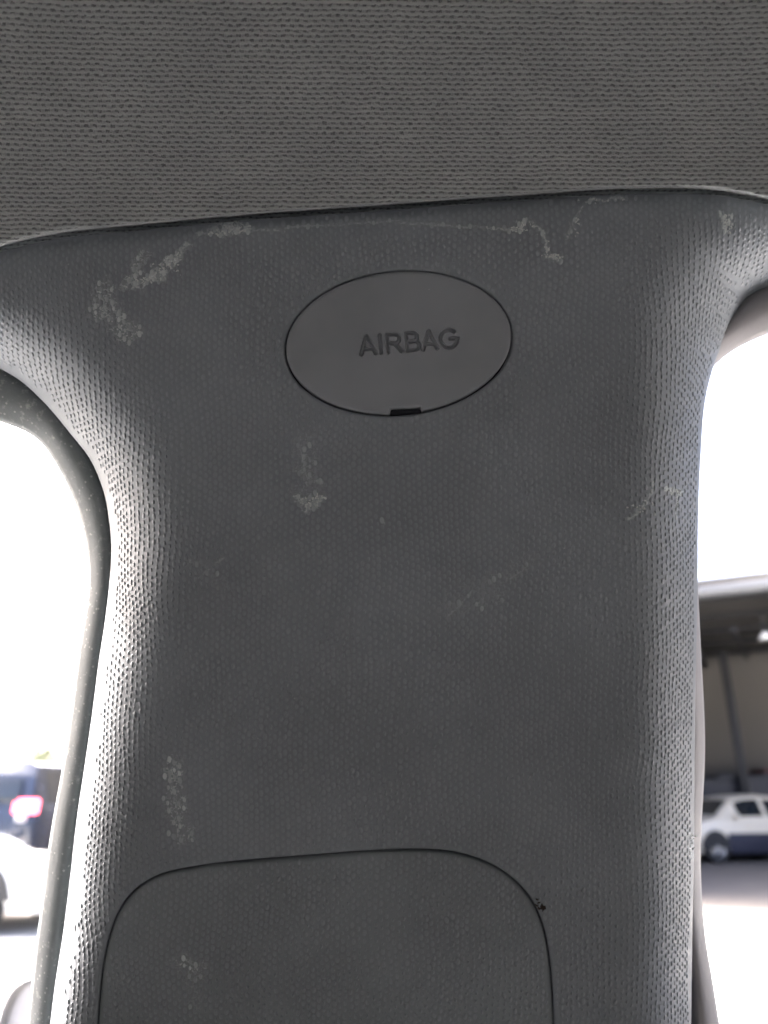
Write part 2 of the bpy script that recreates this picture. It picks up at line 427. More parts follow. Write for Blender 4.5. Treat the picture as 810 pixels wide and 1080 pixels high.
DT = yn([((150, 268), (136, 298), 9, .7), ((164, 290), (184, 276), 9, .6), ((112, 306), (106, 330), 16, .8), ((116, 330), (136, 350), 17, .9), ((322, 470), (325, 520), 20, .28), ((181, 805), (184, 840), 14, .75), ((184, 840), (194, 880), 16, .7),
      ((192, 1014), (210, 1022), 13, .6), ((200, 1030), (205, 1060), 9, .25), ((480, 640), (520, 620), 24, .2), ((530, 610), (560, 590), 14, .15), ((205, 590), (240, 620), 10, .12)])
M_trim = trim_material('grained_trim_plastic', (.199, .218, .243), grain=.0, scuffs=SC, dots=DT)
M_cover = trim_material('grained_cover_plastic', (.192, .213, .232), grain=.0, dots=DT[-6:])
M_cap = trim_material('satin_cap_plastic', (.226, .238, .262), grain=0.0, fine=.6, gd=.00008, specks=.3)
M_fabric = fabric_material(); M_seal = seal_material()
M_sealr = simple('pale_dusty_rubber', (.28, .265, .275), .6, nscale=60, amt=.15, bump=.0001)
M_dark = simple('dark_cavity_plastic', (.012, .014, .022), .6, nscale=50)
M_body = simple('car_body_paint', (.10, .11, .13), .4, nscale=20)
M_lining = simple('grey_cabin_lining', (.15, .15, .148), .8, nscale=15)
M_burr = simple('torn_plastic', (.55, .57, .57), .6, nscale=900, amt=.3)
M_brown = simple('brown_fluff', (.03, .02, .015), .9, nscale=900, amt=.4)

# ================================================================== STRUCTURE (large)
def tri_wave_ground():
    k = NT('worn_concrete'); tc = k.n('TexCoord').outputs['Object']
    a = k.noise(tc, .35, 5, .6); b_ = k.noise(tc, 6, 5, .7)
    c = k.mix(a, (.31, .31, .305, 1), (.42, .42, .41, 1)); c = k.mix(k.math('MULTIPLY', b_, .4), c, (.25, .24, .23, 1))
    k.set(k.b.inputs['Base Color'], c); k.b.inputs['Roughness'].default_value = .9
    bp = k.n('Bump', {'Strength': .6, 'Distance': .01}); k.set(bp.inputs['Height'], b_); k.set(k.b.inputs['Normal'], bp.outputs[0])
    return k.m
bm = bmesh.new()
bmesh.ops.create_grid(bm, x_segments=40, y_segments=40, size=600)
g = bm_obj('ground', bm, tri_wave_ground()); tag(g, kind='structure')


# ------------------------------------------------------------------ yard, canopy building, vehicles
def slab(name, x0, x1, y0, y1, z, m):
    bm = bmesh.new(); vs = [bm.verts.new(p) for p in ((x0, y0, z), (x1, y0, z), (x1, y1, z), (x0, y1, z))]; bm.faces.new(vs)
    return bm_obj(name, bm, m)
M_asph = simple('worn_asphalt', (.115, .103, .094), .9, nscale=3, amt=.3, bump=.004)
tag(slab('asphalt_yard', -60, 80, 10.3, 34, .004, M_asph), kind='structure')
M_line = simple('line_paint', (.7, .69, .66), .7, nscale=5)
tag(slab('painted_line', -60, 80, 9.95, 10.3, .008, M_line), kind='structure')

M_white = simple('white_paint', (.74, .74, .72), .3, coat=.6, amt=.03)
M_blue = simple('dark_blue_paint', (.008, .016, .04), .25, coat=.8, amt=.1)
M_cream = simple('cream_white_paint', (.60, .55, .46), .4, coat=.4, amt=.06)
M_black = simple('black_trim', (.015, .015, .017), .5)
M_tyre = simple('tyre_rubber', (.025, .025, .026), .8, nscale=20)
M_rim = simple('alloy', (.4, .4, .41), .35, metal=.8)
M_glass = simple('dark_glass', (.012, .016, .02), .05, spec=.8, coat=.5, amt=.1)
M_lens = simple('headlight_lens', (.5, .5, .52), .1, spec=.8)
M_tail = simple('lit_tail_lamp', (.6, .02, .03), .2, emit=((1, .12, .18), .9))
M_chrome = simple('chrome', (.7, .7, .7), .12, metal=1)
M_sillshade = simple('sill_shade_blue', (.010, .011, .026), .6)  # sill and shadow low on the car put into one dark colour

def car(name, label, cat, loc, rz, L, Wd, H, paint, suv=False, lower=None, taillit=False):
    e = empty(name, loc, rz); tag(e, label, cat)
    h = Wd / 2; zb = .20 if not suv else .28; belt = H * .64; hood = belt - .03
    if suv:
        st = [(-L/2, .86, belt - .22, .80), (-L/2 + .04, .93, belt - .02, .86), (-L/2 + .12, .96, H * .88, .80), (-L/2 + .28, .98, H * .985, .74), (-L*.2, 1, H, .76), (L*.02, 1, H * .995, .75), (L*.12, 1, H * .95, .74),
              (L*.27, .99, hood + .06, .86), (L*.36, .97, hood + .01, .84), (L/2 - .12, .93, hood - .08, .80), (L/2 - .02, .86, hood - .22, .74), (L/2, .80, hood - .38, .7)]
    else:
        st = [(-L/2, .84, belt - .30, .74), (-L/2 + .05, .92, belt - .10, .84), (-L/2 + .22, .95, belt + .05, .80), (-L/2 + .55, .97, H * .86, .70), (-L*.24, .99, H * .965, .68), (-L*.08, 1, H, .69), (L*.04, 1, H * .985, .69), (L*.12, 1, H * .94, .70),
              (L*.27, .99, hood + .05, .84), (L*.36, .97, hood - .01, .82), (L/2 - .15, .92, hood - .12, .76), (L/2 - .03, .85, hood - .26, .7), (L/2, .78, hood - .40, .66)]
    xs = [s_[0] for s_ in st]
    def sec(x):
        hw, zt_, rw = (np.interp(x, xs, [s_[i] for s_ in st]) for i in (1, 2, 3)); hw *= h; rw *= h
        bz = min(belt, zt_ - .015)
        return [(0, zb), (hw * .86, zb), (hw * .97, zb + .12), (hw, zb + (bz - zb) * .55), (hw * .985, bz - .06), (hw * .955, bz), (rw + (hw * .955 - rw) * .12, zt_ - .05 if zt_ - .05 > bz else bz + .004), (rw * .88, zt_ - .008), (rw * .5, zt_ + .008), (0, zt_ + .012)]
    X = sorted(set(list(np.linspace(-L/2, L/2, 34)) + xs)); bm = bmesh.new(); grid = []
    for x in X:
        S = sec(x); ring = [bm.verts.new((x, y, z)) for y, z in S] + [bm.verts.new((x, -y, z)) for y, z in S[-2:0:-1]]; grid.append(ring)
    for a_, b_ in zip(grid, grid[1:]):
        for i in range(len(a_)): bm.faces.new((a_[i], a_[(i + 1) % len(a_)], b_[(i + 1) % len(a_)], b_[i]))
    bm.faces.new(grid[0]); bm.faces.new(grid[-1][::-1])
    bm_obj('body', bm, paint, e, smooth=35)
    def patch(nm, x0, x1, f0, f1, side, m, off=.008, nx=8, lab=None, ins=0.06):
        """pane lying on the flank between belt (f=0) and roof edge (f=1)"""
        bm = bmesh.new(); o_ = []; i_ = []
        for k_ in range(nx + 1):
            x = x0 + (x1 - x0) * k_ / nx; S = sec(x); a = np.array(S[5]); b = np.array(S[6])
            r_ = []
            for f in (f0, f1):
                q = a + (b - a) * f; r_.append((x, side * (q[0] + off), q[1]))
            o_.append([bm.verts.new(v) for v in r_]); i_.append([bm.verts.new((v[0], v[1] - side * .03, v[2])) for v in r_])
        for k_ in range(nx):
            bm.faces.new((o_[k_][0], o_[k_ + 1][0], o_[k_ + 1][1], o_[k_][1])); bm.faces.new((i_[k_][0], i_[k_][1], i_[k_ + 1][1], i_[k_ + 1][0]))
            bm.faces.new((o_[k_][1], o_[k_ + 1][1], i_[k_ + 1][1], i_[k_][1])); bm.faces.new((o_[k_ + 1][0], o_[k_][0], i_[k_][0], i_[k_ + 1][0]))
        bm.faces.new((o_[0][0], o_[0][1], i_[0][1], i_[0][0])); bm.faces.new((o_[-1][1], o_[-1][0], i_[-1][0], i_[-1][1]))
        return bm_obj(nm, bm, m, e, smooth=30)
    for sd_ in (-1, 1):
        patch('window', -L*.27 if not suv else -L*.40, -L*.085, .10, .90, sd_, M_glass)
        patch('window', -L*.055, L*.125, .10, .90, sd_, M_glass)
        for wx in (-L*.30, L*.315):
            bm = bmesh.new(); rr = .33 if not suv else .37
            prof = [(rr * .62, -.10), (rr * .9, -.11), (rr, -.07), (rr, .07), (rr * .9, .11), (rr * .62, .10)]; n_ = 24; rings = []
            for a in range(n_): rings.append([bm.verts.new((wx + r_ * math.cos(a * 2 * math.pi / n_), sd_ * (h - .10) + y_, rr + r_ * math.sin(a * 2 * math.pi / n_))) for r_, y_ in prof])
            for a in range(n_):
                A_, B_ = rings[a], rings[(a + 1) % n_]
                for i in range(len(prof)): bm.faces.new((A_[i], A_[(i + 1) % len(prof)], B_[(i + 1) % len(prof)], B_[i]))
            wh = bm_obj('wheel', bm, M_tyre, e, smooth=40)
            bm = bmesh.new()
            for a in range(5):
                an = a * 2 * math.pi / 5; q = Matrix.Rotation(an, 3, 'Y')
                c_ = Vector((wx, sd_ * (h - .02), rr)) + q @ Vector((0, 0, rr * .31)); box(bm, c_, (.06, .03, rr * .6), q, .008)
            rt = bmesh.ops.create_cone(bm, cap_ends=True, segments=20, radius1=rr * .16, radius2=rr * .16, depth=.05)
            bmesh.ops.transform(bm, matrix=Matrix.Translation((wx, sd_ * (h - .02), rr)) @ Matrix.Rotation(math.pi / 2, 4, 'X'), verts=rt['verts'])
            rg = []
            for a in range(24):
                ca, sa = math.cos(a * math.pi / 12), math.sin(a * math.pi / 12)
                rg.append([bm.verts.new((wx + r_ * rr * ca, sd_ * (h - d_), rr + r_ * rr * sa)) for r_, d_ in ((.56, .03), (.64, .0), (.66, .03), (.56, .06))])
            for a in range(24):
                A_, B_ = rg[a], rg[(a + 1) % 24]
                for i in range(4): bm.faces.new((A_[i], A_[(i + 1) % 4], B_[(i + 1) % 4], B_[i]))
            bm_obj('rim', bm, M_rim, wh, smooth=40)
            bm = bmesh.new(); vs = []
            for a in range(17):
                an = math.pi * a / 16; vs.append((wx + math.cos(an) * rr * 1.16, sd_ * (h * .99 + .004), rr + math.sin(an) * rr * 1.16))
            A_ = [bm.verts.new(v) for v in vs]; B_ = [bm.verts.new((v[0], v[1] - sd_ * .16, v[2])) for v in vs]
            bm.faces.new(A_); bm.faces.new(B_[::-1])
            for i in range(16): bm.faces.new((A_[i], B_[i], B_[i + 1], A_[i + 1]))
            bm_obj('wheel_arch', bm, M_black, e)
        bm = bmesh.new(); box(bm, Vector((L*.17, sd_ * (h + .07), belt + .05)), (.10, .16, .12), None, .03); bm_obj('wing_mirror', bm, paint, e, smooth=40)
        for hx in (-L*.12, L*.06):
            bm = bmesh.new(); box(bm, Vector((hx, sd_ * (h + .012), belt - .16)), (.20, .03, .03), None, .01); bm_obj('door_handle', bm, paint, e, smooth=40)
        bm = bmesh.new(); box(bm, Vector((L/2 - .10, sd_ * h * .66, hood - .22)), (.24, .34, .14), Matrix.Rotation(-sd_ * .32, 3, 'Z'), .03); bm_obj('headlight', bm, M_lens, e, smooth=40)
        bm = bmesh.new()
        if suv: box(bm, Vector((-L/2 + .07, sd_ * h * .76, belt + .02)), (.16, .36, .22), Matrix.Rotation(sd_ * .12, 3, 'Z'), .03)
        else: box(bm, Vector((-L/2 + .08, sd_ * h * .70, belt - .16)), (.16, .34, .14), Matrix.Rotation(sd_ * .25, 3, 'Z'), .03)
        tl = bm_obj('tail_light', bm, M_tail if taillit else simple('red_lens', (.35, .02, .02), .2), e, smooth=40)
        if suv:
            bm = bmesh.new(); box(bm, Vector((-L/2 + .03, sd_ * h * .74, belt - .15)), (.14, .16, .10), None, .02); bm_obj('reversing_light', bm, M_lens, e, smooth=40)
    def screen(nm, xa, xb, m):
        bm = bmesh.new(); Sa, Sb = sec(xa), sec(xb); o_ = []
        for x, S in ((xa, Sa), (xb, Sb)):
            rw = S[7][0] * .93; z = S[8][1] + .012; o_.append([(x, y, z - .012 * (y / rw) ** 2) for y in np.linspace(-rw, rw, 7)])
        T_ = [[bm.verts.new(v) for v in r_] for r_ in o_]; B_ = [[bm.verts.new((v[0], v[1], v[2] - .03)) for v in r_] for r_ in o_]
        for i in range(6):
            bm.faces.new((T_[0][i], T_[0][i+1], T_[1][i+1], T_[1][i])); bm.faces.new((B_[0][i+1], B_[0][i], B_[1][i], B_[1][i+1]))
            bm.faces.new((T_[0][i+1], T_[0][i], B_[0][i], B_[0][i+1])); bm.faces.new((T_[1][i], T_[1][i+1], B_[1][i+1], B_[1][i]))
        bm.faces.new((T_[0][0], T_[1][0], B_[1][0], B_[0][0])); bm.faces.new((T_[1][6], T_[0][6], B_[0][6], B_[1][6]))
        bm_obj(nm, bm, m, e, smooth=30)
    screen('windscreen', L*.135, L*.255, M_glass)
    if suv: 
        bm = bmesh.new(); box(bm, Vector((-L/2 + .07, 0, belt + .24)), (.10, h * 1.30, .34), Matrix.Rotation(.22, 3, 'Y'), .02); bm_obj('rear_window', bm, M_glass, e, smooth=40)
    else: screen('rear_window', -L/2 + .28, -L/2 + .52, M_glass)
    bm = bmesh.new(); box(bm, Vector((L/2 - .05, 0, zb + .16)), (.20, Wd * .86, .24), None, .05); bm_obj('front_bumper', bm, lower or M_black, e, smooth=40)
    bm = bmesh.new(); box(bm, Vector((-L/2 + .02, 0, zb + .20)), (.20, Wd * .92, .22), None, .05); bm_obj('rear_bumper', bm, M_chrome if suv else paint, e, smooth=40)
    bm = bmesh.new(); box(bm, Vector((L/2 + .0, 0, hood - .30)), (.06, Wd * .5, .12), None, .02); bm_obj('grille', bm, M_black, e, smooth=40)
    if lower:
        for sd_ in (-1, 1):
            bm = bmesh.new(); box(bm, Vector((L*.02, sd_ * (h - .01), zb + .22)), (L*.42, .05, .44), None, .02); bm_obj('sill_shade_panel', bm, lower, e, smooth=40)
    return e

p = G(52, 850, 12); car('suv', 'dark blue tall vehicle seen from behind with its red tail lamp lit', 'suv', (p.x - 1.1, 12 + 2.3, .004), R(90), 4.6, 1.9, 1.93, M_blue, suv=True, taillit=True)
p = G(50, 900, 8.6); car('white_car', 'sunlit white car with its bonnet and front wheel beyond the left door seal', 'car', (p.x - 2.15, 8.9 + .9, 0), R(-4), 4.4, 1.75, 1.14, M_white)
p = G(742, 880, 19.6); car('parked_car', 'cream white parked car with sill and lower shade coloured dark blue under the canopy', 'car', (p.x + .95, 20.0, .004), R(196), 4.0, 1.75, 1.5, M_cream, lower=M_sillshade)

# canopy building
zF = G(737, 622, 17).z
def Yat(px, py, z):
    v = CR.to_3x3() @ Vector(((px - 405) / F, -(py - 540) / F, -1.0)); return v.y * (z - CAMZ) / v.z
P1 = G(737, 622, 17); Y2 = Yat(810, 613.5, zF); P2 = G(810, 613.5, Y2)
dx = Vector((P2.x - P1.x, P2.y - P1.y, 0)).normalized(); ang = math.atan2(dx.y, dx.x); nx_ = Vector((-dx.y, dx.x, 0))
BO = P1 - dx * 2.0; BO.z = 0
cb = empty('canopy_building', tuple(BO), ang); tag(cb, 'open workshop canopy with pale gutter, dark roof underside and greige back wall', 'building')
M_gut = simple('pale_gutter', (.16, .165, .17), .4, metal=.1); M_flash = simple('beige_flashing', (.10, .09, .075), .6)
M_under = simple('grey_roof_sheet', (.08, .076, .07), .7, nscale=2); M_steel = simple('dark_steel', (.012, .013, .016), .6)
M_wall = simple('greige_wall', (.135, .128, .118), .9, nscale=1.5, amt=.08)
LB_, DB = 22.0, 9.5
def bb(name, c, s_, m, par=cb, rot=None, bev=.01):
    bm = bmesh.new(); box(bm, Vector(c), s_, rot, bev); return bm_obj(name, bm, m, par, smooth=35)
bb('flashing', (LB_/2, -.02, zF + .15), (LB_, .10, .14), M_flash)
bm = bmesh.new(); r_ = bmesh.ops.create_cone(bm, cap_ends=True, segments=20, radius1=.15, radius2=.15, depth=LB_)
bmesh.ops.transform(bm, matrix=Matrix.Translation((LB_/2, -.05, zF - .08)) @ Matrix.Rotation(math.pi/2, 4, 'Y'), verts=r_['verts']); bm_obj('gutter', bm, M_gut, cb, smooth=40)
bb('roof', (LB_/2, DB/2 + .05, zF + .02), (LB_, DB, .08), M_under)
for i in range(8): bb('rafter', (1.2 + i * 2.7, DB/2 + .1, zF - .24), (.14, DB - .3, .34), M_steel)
for j in range(5): bb('purlin', (LB_/2, .9 + j * 1.9, zF - .07), (LB_ - .1, .09, .10), M_steel)
for i in range(5): bb('brace', (2.55 + i * 4.0, DB/2, zF - .55), (.09, DB * .8, .12), M_steel, rot=Matrix.Rotation(.07, 3, 'X'))
p = G(776.5, 775, 22.4); l_ = Matrix.Rotation(-ang, 3, 'Z') @ (Vector((p.x, p.y, 0)) - BO)
for k_ in (0, 6.2, 12.4): bb('column', (l_.x + k_, l_.y, (zF - .4) / 2), (.24, .24, zF - .4), M_steel)
bb('wall', (LB_/2, DB - .05, (zF - .02) / 2), (LB_, .2, zF - .04), M_wall)
bb('wall', (.1, DB/2, (zF - .1) / 2), (.2, DB - .4, zF - .1), M_wall)  # unseen end wall, added to keep the sun off the back wall
bb('shade_caster_block', (-4.2, -.6, 4.6), (8.0, 11.0, 9.2), M_wall, bev=.05)  # unseen block with parapet and door, added to shade the yard
bb('shade_caster_parapet', (-4.2, -.6, 9.35), (8.3, 11.3, .3), M_flash)
dr = bb('shade_caster_door', (-4.2, -6.14, 2.0), (4.2, .08, 4.0), M_gut)
for i in range(16): bb('shade_caster_slat', (-4.2, -6.2, .2 + i * .25), (4.2, .05, .2), M_gut, par=dr)
bb('wall', (LB_, DB/2, (zF - .1) / 2), (.2, DB - .2, zF - .1), M_wall)
# hanging lamp under the roof
p = G(807, 671, 17.2); lm = empty('canopy_lamp', tuple(p)); tag(lm, 'small white lamp hanging under the canopy roof', 'lamp')
bm = bmesh.new(); box(bm, Vector((0, 0, .22)), (.03, .03, .7)); attach(bm_obj('stem', bm, M_steel), lm).matrix_parent_inverse.identity()
bm = bmesh.new(); r_ = bmesh.ops.create_cone(bm, cap_ends=True, segments=16, radius1=.16, radius2=.07, depth=.16); attach(bm_obj('shade', bm, M_white, smooth=40), lm).matrix_parent_inverse.identity()
# dark row standing along the back wall
for i, (px, hgt, wd, lab) in enumerate(((742, 1.75, 1.7, 'dark blue wheeled skip by the canopy column'), (790, 1.85, 1.9, 'dark skip with a pale round cap behind the cream car'), (838, 2.0, 1.9, 'dark red topped skip at the right end of the canopy row'))):
    p = G(px, 860, 23.2); t_ = empty('metal_skip', (p.x, 23.2, .004)); tag(t_, lab, 'skip', 'skips along the back wall')
    bm = bmesh.new(); r_ = bmesh.ops.create_cube(bm, size=1)
    for v in r_['verts']:
        tp_ = v.co.z > 0; v.co = Vector((v.co.x * wd * (1 if tp_ else .82), v.co.y * (1.2 if tp_ else .9), .12 + (hgt if tp_ else 0)))
    bmesh.ops.bevel(bm, geom=bm.edges[:], offset=.03, segments=2, affect='EDGES')
    bm_obj('bin_body', bm, simple('skip_paint', (.012, .016, .028), .5), t_, smooth=35)
    bm = bmesh.new(); box(bm, Vector((0, 0, hgt + .16)), (wd * 1.04, 1.26, .10), None, .03); bm_obj('rim', bm, simple('skip_rim', (.06, .012, .012) if i == 2 else (.02, .022, .03), .5), t_, smooth=35)
    for sx_ in (-.3, .3):
        bm = bmesh.new(); r_ = bmesh.ops.create_cone(bm, cap_ends=True, segments=16, radius1=.12, radius2=.12, depth=.08)
        bmesh.ops.transform(bm, matrix=Matrix.Translation((sx_ * wd, -.42, .12)) @ Matrix.Rotation(math.pi/2, 4, 'X'), verts=r_['verts']); bm_obj('caster', bm, M_tyre, t_, smooth=40)
    if i == 1:
        bm = bmesh.new(); r_ = bmesh.ops.create_cone(bm, cap_ends=True, segments=16, radius1=.15, radius2=.12, depth=.06)
        bmesh.ops.transform(bm, matrix=Matrix.Translation((-.25, -.62, hgt - .25)) @ Matrix.Rotation(math.pi/2, 4, 'X'), verts=r_['verts']); bm_obj('cap', bm, M_rim, t_, smooth=40)
# hedge far behind the blue vehicle
rs = np.random.RandomState(3); V_ = []; F_ = []
for i in range(9000):
    x = rs.uniform(-28, 0); y = 41 + rs.uniform(-1.2, 1.2); ht = 3.2 + .5 * math.sin(x * 1.3) + .35 * math.sin(x * 3.1 + 1); z = ht * rs.uniform(0, 1) ** .6
    c_ = np.array((x, y, z)); a = rs.normal(size=3); a /= np.linalg.norm(a); b = np.cross(a, rs.normal(size=3)); b /= np.linalg.norm(b); s_ = rs.uniform(.10, .2); n0 = len(V_)
    V_ += [c_ - a * s_, c_ + b * s_ * .6, c_ + a * s_, c_ - b * s_ * .6]; F_.append((n0, n0 + 1, n0 + 2, n0 + 3))
tag(mesh_obj('hedge', V_, F_, simple('hedge_leaf', (.10, .12, .05), .7, nscale=2, amt=.4), smooth=False), 'pale green hedge far behind the dark blue vehicle', 'hedge', kind='stuff')

# open front door's mirror, bottom left corner
p = G(40, 1090, .95); mr_ = empty('wing_mirror', tuple(p)); tag(mr_, 'rounded grey mirror housing in the bottom left corner beside the seal', 'mirror')
bm = bmesh.new(); segs = 36; prof = [(1.0, 0), (1.0, .006), (.97, .011), (.90, .011), (.87, .006), (.86, -.004)]; rg = []
hx_, hz_ = .042, .056
for a in range(segs):
    an = a * 2 * math.pi / segs; ex_ = abs(math.cos(an)) ** .75 * (1 if math.cos(an) > 0 else -1); ez_ = abs(math.sin(an)) ** .75 * (1 if math.sin(an) > 0 else -1)
    rg.append([bm.verts.new((ex_ * hx_ * r_, -d_, ez_ * hz_ * r_)) for r_, d_ in prof] + [bm.verts.new((ex_ * hx_ * r_, d_, ez_ * hz_ * r_)) for r_, d_ in ((.9, .03), (.6, .05), (.98, .008))][::1])
order = list(range(6))
for a in range(segs):
    A_, B_ = rg[a], rg[(a + 1) % segs]
    ch = [7, 6, 8, 0, 1, 2, 3, 4, 5]
    for i in range(len(ch) - 1): bm.faces.new((A_[ch[i]], A_[ch[i+1]], B_[ch[i+1]], B_[ch[i]]))
bm.faces.new([r_[7] for r_ in rg]); attach(bm_obj('housing', bm, simple('mirror_housing', (.16, .155, .15), .5), smooth=40), mr_).matrix_parent_inverse.identity()
bm = bmesh.new(); vs = [bm.verts.new((r_.__class__ and 0, 0, 0)) for r_ in ()]
A_ = []; B_ = []
for a in range(segs):
    an = a * 2 * math.pi / segs; ex_ = abs(math.cos(an)) ** .75 * (1 if math.cos(an) > 0 else -1); ez_ = abs(math.sin(an)) ** .75 * (1 if math.sin(an) > 0 else -1)
    A_.append(bm.verts.new((ex_ * hx_ * .855, .003, ez_ * hz_ * .855))); B_.append(bm.verts.new((ex_ * hx_ * .855, .006, ez_ * hz_ * .855)))
bm.faces.new(A_); bm.faces.new(B_[::-1])
for i in range(segs): bm.faces.new((A_[i], A_[(i+1) % segs], B_[(i+1) % segs], B_[i]))
attach(bm_obj('mirror_glass', bm, simple('mirror_glass', (.5, .48, .48), .25, metal=.3)), mr_).matrix_parent_inverse.identity()


# ================================================================== CAR SHELL ROUND THE CAMERA
# the trim's own empty at the foot of the visible pillar
base = W(405, 1180, 0.02); ROOT = empty('pillar_trim', tuple(base))
tag(ROOT, 'grey grained plastic roof pillar trim with an oval AIRBAG cap and pale scuffs', 'pillar trim')

def top_roll(V):
    d, _, _ = sdist(V, TOPc); return .0018 * np.clip(1 - d / 9, 0, 1) ** 2
COVHOLE = COVc.copy()
# openings must stay inside the outline: close the cover opening just above the panel's lower edge
COVHOLE = COVHOLE[COVHOLE[:, 1] < 1176]
tp = sheet('trim_panel', OUT, [HOLE, COVHOLE], 6.0, M_trim, ROOT, extra_roll=top_roll, skirt=.030, edge_roll=(3.0, .0006),
           extra=wear_points(SC, DT), hole_grid=False, masks=[('scuff', SC, 1.3), ('rub', DT, 1.0)])

def raised_grain(name, outer, holes, m, parent, off=0.0, p=11.2, q=7.7, hgt=1.02, ra=2.15, rb=3.3, lab_seed=1, marg=3.2):
    """the moulded grain itself: thousands of tiny domes standing on the panel, joined"""
    rs = np.random.RandomState(lab_seed)
    x0, y0 = outer.min(0) - 70; x1, y1 = outer.max(0) + 70; x0 = max(x0, -150); x1 = min(x1, 950); y1 = min(y1, 1115)
    cols = np.arange(math.floor(x0 / (p / 2)), x1 / (p / 2)); T_ = []
    for c_ in cols:
        ys_ = np.arange(math.floor(y0 / q), y1 / q) * q + (q / 2 if int(c_) % 2 else 0)
        T_.append(np.stack([np.full(len(ys_), c_ * p / 2), ys_], 1))
    T_ = np.vstack(T_)
    # the tool's grain wanders a little
    tx0 = np.interp(T_[:, 1], [380, 460, 1080], [-150, -10, -20]); T_ = T_[(T_[:, 0] > tx0) & (T_[:, 0] < np.where(T_[:, 1] < 400, 950, 840))]
    wob = np.array([[noise.noise((t[0] * .012, t[1] * .012, 1.7)) * 7, noise.noise((t[0] * .012, t[1] * .012, 8.3)) * 7] for t in T_])
    T_ = T_ + wob + rs.normal(0, .38, T_.shape)
    P = T_.copy()
    def res_(Q):
        w_, L_, R_ = depth(Q); u = arc_uv(Q, w_, L_, R_); io = ~inside(Q, OUT)
        for d, near, Wd, p_ in (L_, R_):
            m = io & (d < 60); v = near[m] - Q[m]; nn = -v / np.maximum(np.linalg.norm(v, axis=1), 1e-6)[:, None]
            h0 = .0255 * Wd[m] / 86 / PXM; u[m] = Q[m] + nn * (h0 ** 2 / (h0 + 2.2 * Wd[m]))[:, None] + nn * d[m][:, None] * 2
        return u
    for it in range(40): P = P - (res_(P) - T_) * (.3 if it < 25 else .12)
    res = np.linalg.norm(res_(P) - T_, axis=1)
    k_ = (res < .8) & inside(P, outer)
    for hl in holes: k_ &= ~inside(P, hl)
    for lp in [outer] + list(holes):
        d, _, _ = sdist(P, np.vstack([lp, lp[:1]])); k_ &= d > marg
    dl_ = sdist(P, LEFTd)[0]; k_ &= dl_ > np.interp(P[:, 1], [380, 600, 850, 1000], [7, 7, 12, 14]) * rs.uniform(.8, 1.3, len(P))
    P = P[k_]
    fade = np.clip((sdist(P, TOPc)[0] - 4) / 30, .15, 1) if len(holes) else np.ones(len(P))
    e = .6
    def S(Q): return W(Q[:, 0], Q[:, 1], depth(Q)[0] + off)
    X = S(P); A = S(P + [e, 0]) - X; B = S(P + [0, e]) - X
    N = np.cross(A, B); N /= np.linalg.norm(N, axis=1)[:, None]
    back = CRn @ np.array([0, 0, 1.0]); N[(N @ back) < 0] *= -1
    Bt = B / np.linalg.norm(B, axis=1)[:, None]; At = np.cross(Bt, N)
    n = len(P); sz = rs.uniform(.72, 1.18, n); hh = hgt * rs.uniform(.75, 1.15, n) * fade
    tilt = rs.normal(0, .12, n); ct_, st2 = np.cos(tilt)[:, None], np.sin(tilt)[:, None]
    T1 = At * ct_ + Bt * st2; T2 = -At * st2 + Bt * ct_
    ang = np.arange(8) * np.pi / 4; V = []
    for rad, hz in ((1.0, -.12), (.82, .5), (.45, .9)):
        for t in ang: V.append(X + (T1 * (ra * rad * math.cos(t)) * sz[:, None] + T2 * (rb * rad * math.sin(t)) * sz[:, None] + N * (hz * hh)[:, None]) * PXM)
    V.append(X + N * (hh * PXM)[:, None])
    V = np.stack(V, 1).reshape(-1, 3); F_ = []
    base_f = []
    for r_ in (0, 8):
        for i in range(8): base_f.append((r_ + i, r_ + (i + 1) % 8, r_ + 8 + (i + 1) % 8, r_ + 8 + i))
    tri = [(16 + i, 16 + (i + 1) % 8, 24) for i in range(8)]
    me = bpy.data.meshes.new(name)
    off_ = (np.arange(n) * 25)[:, None, None]
    Q4 = (np.array(base_f)[None] + off_).reshape(-1); Q3 = (np.array(tri)[None] + off_).reshape(-1)
    loops = np.concatenate([Q4, Q3]); nf4 = n * 16; nf3 = n * 8
    me.vertices.add(len(V)); me.vertices.foreach_set('co', V.ravel().astype(np.float32))
    me.loops.add(len(loops)); me.loops.foreach_set('vertex_index', loops.astype(np.int32))
    me.polygons.add(nf4 + nf3)
    starts = np.concatenate([np.arange(nf4) * 4, nf4 * 4 + np.arange(nf3) * 3]); me.polygons.foreach_set('loop_start', starts.astype(np.int32))
    me.update(calc_edges=True); me.validate()
    rub = wear(P, DT, 1.0); rub = np.where(rs.uniform(size=n) < np.clip(rub * 1.3, 0, .7), np.minimum(1, rub * 1.1 + .15), 0) * (rub > .08) * rs.uniform(.2, 1, n)
    sc_ = wear(P, SC, .9) * .7; rub = np.maximum(rub, sc_ * (rs.uniform(size=n) < .8))
    at_ = me.attributes.new('rub', 'FLOAT', 'POINT'); at_.data.foreach_set('value', np.repeat(rub, 25).astype(np.float32))
    lay = me.attributes.new('lay', 'FLOAT_VECTOR', 'POINT'); LV = np.repeat(np.c_[P[:, 0], -P[:, 1], np.zeros(n)], 25, 0); lay.data.foreach_set('vector', LV.ravel().astype(np.float32))
    me.materials.append(m); me.shade_smooth()
    if me.polygons[0].normal.dot(Vector(tuple(back))) < -.2 or True:
        k0 = me.polygons[nf4]; 
        if k0.normal.dot(Vector(tuple(N[0]))) < 0: me.flip_normals()
    o = bpy.data.objects.new(name, me); COL.objects.link(o); attach(o, parent); o['kind'] = 'stuff'
    return o
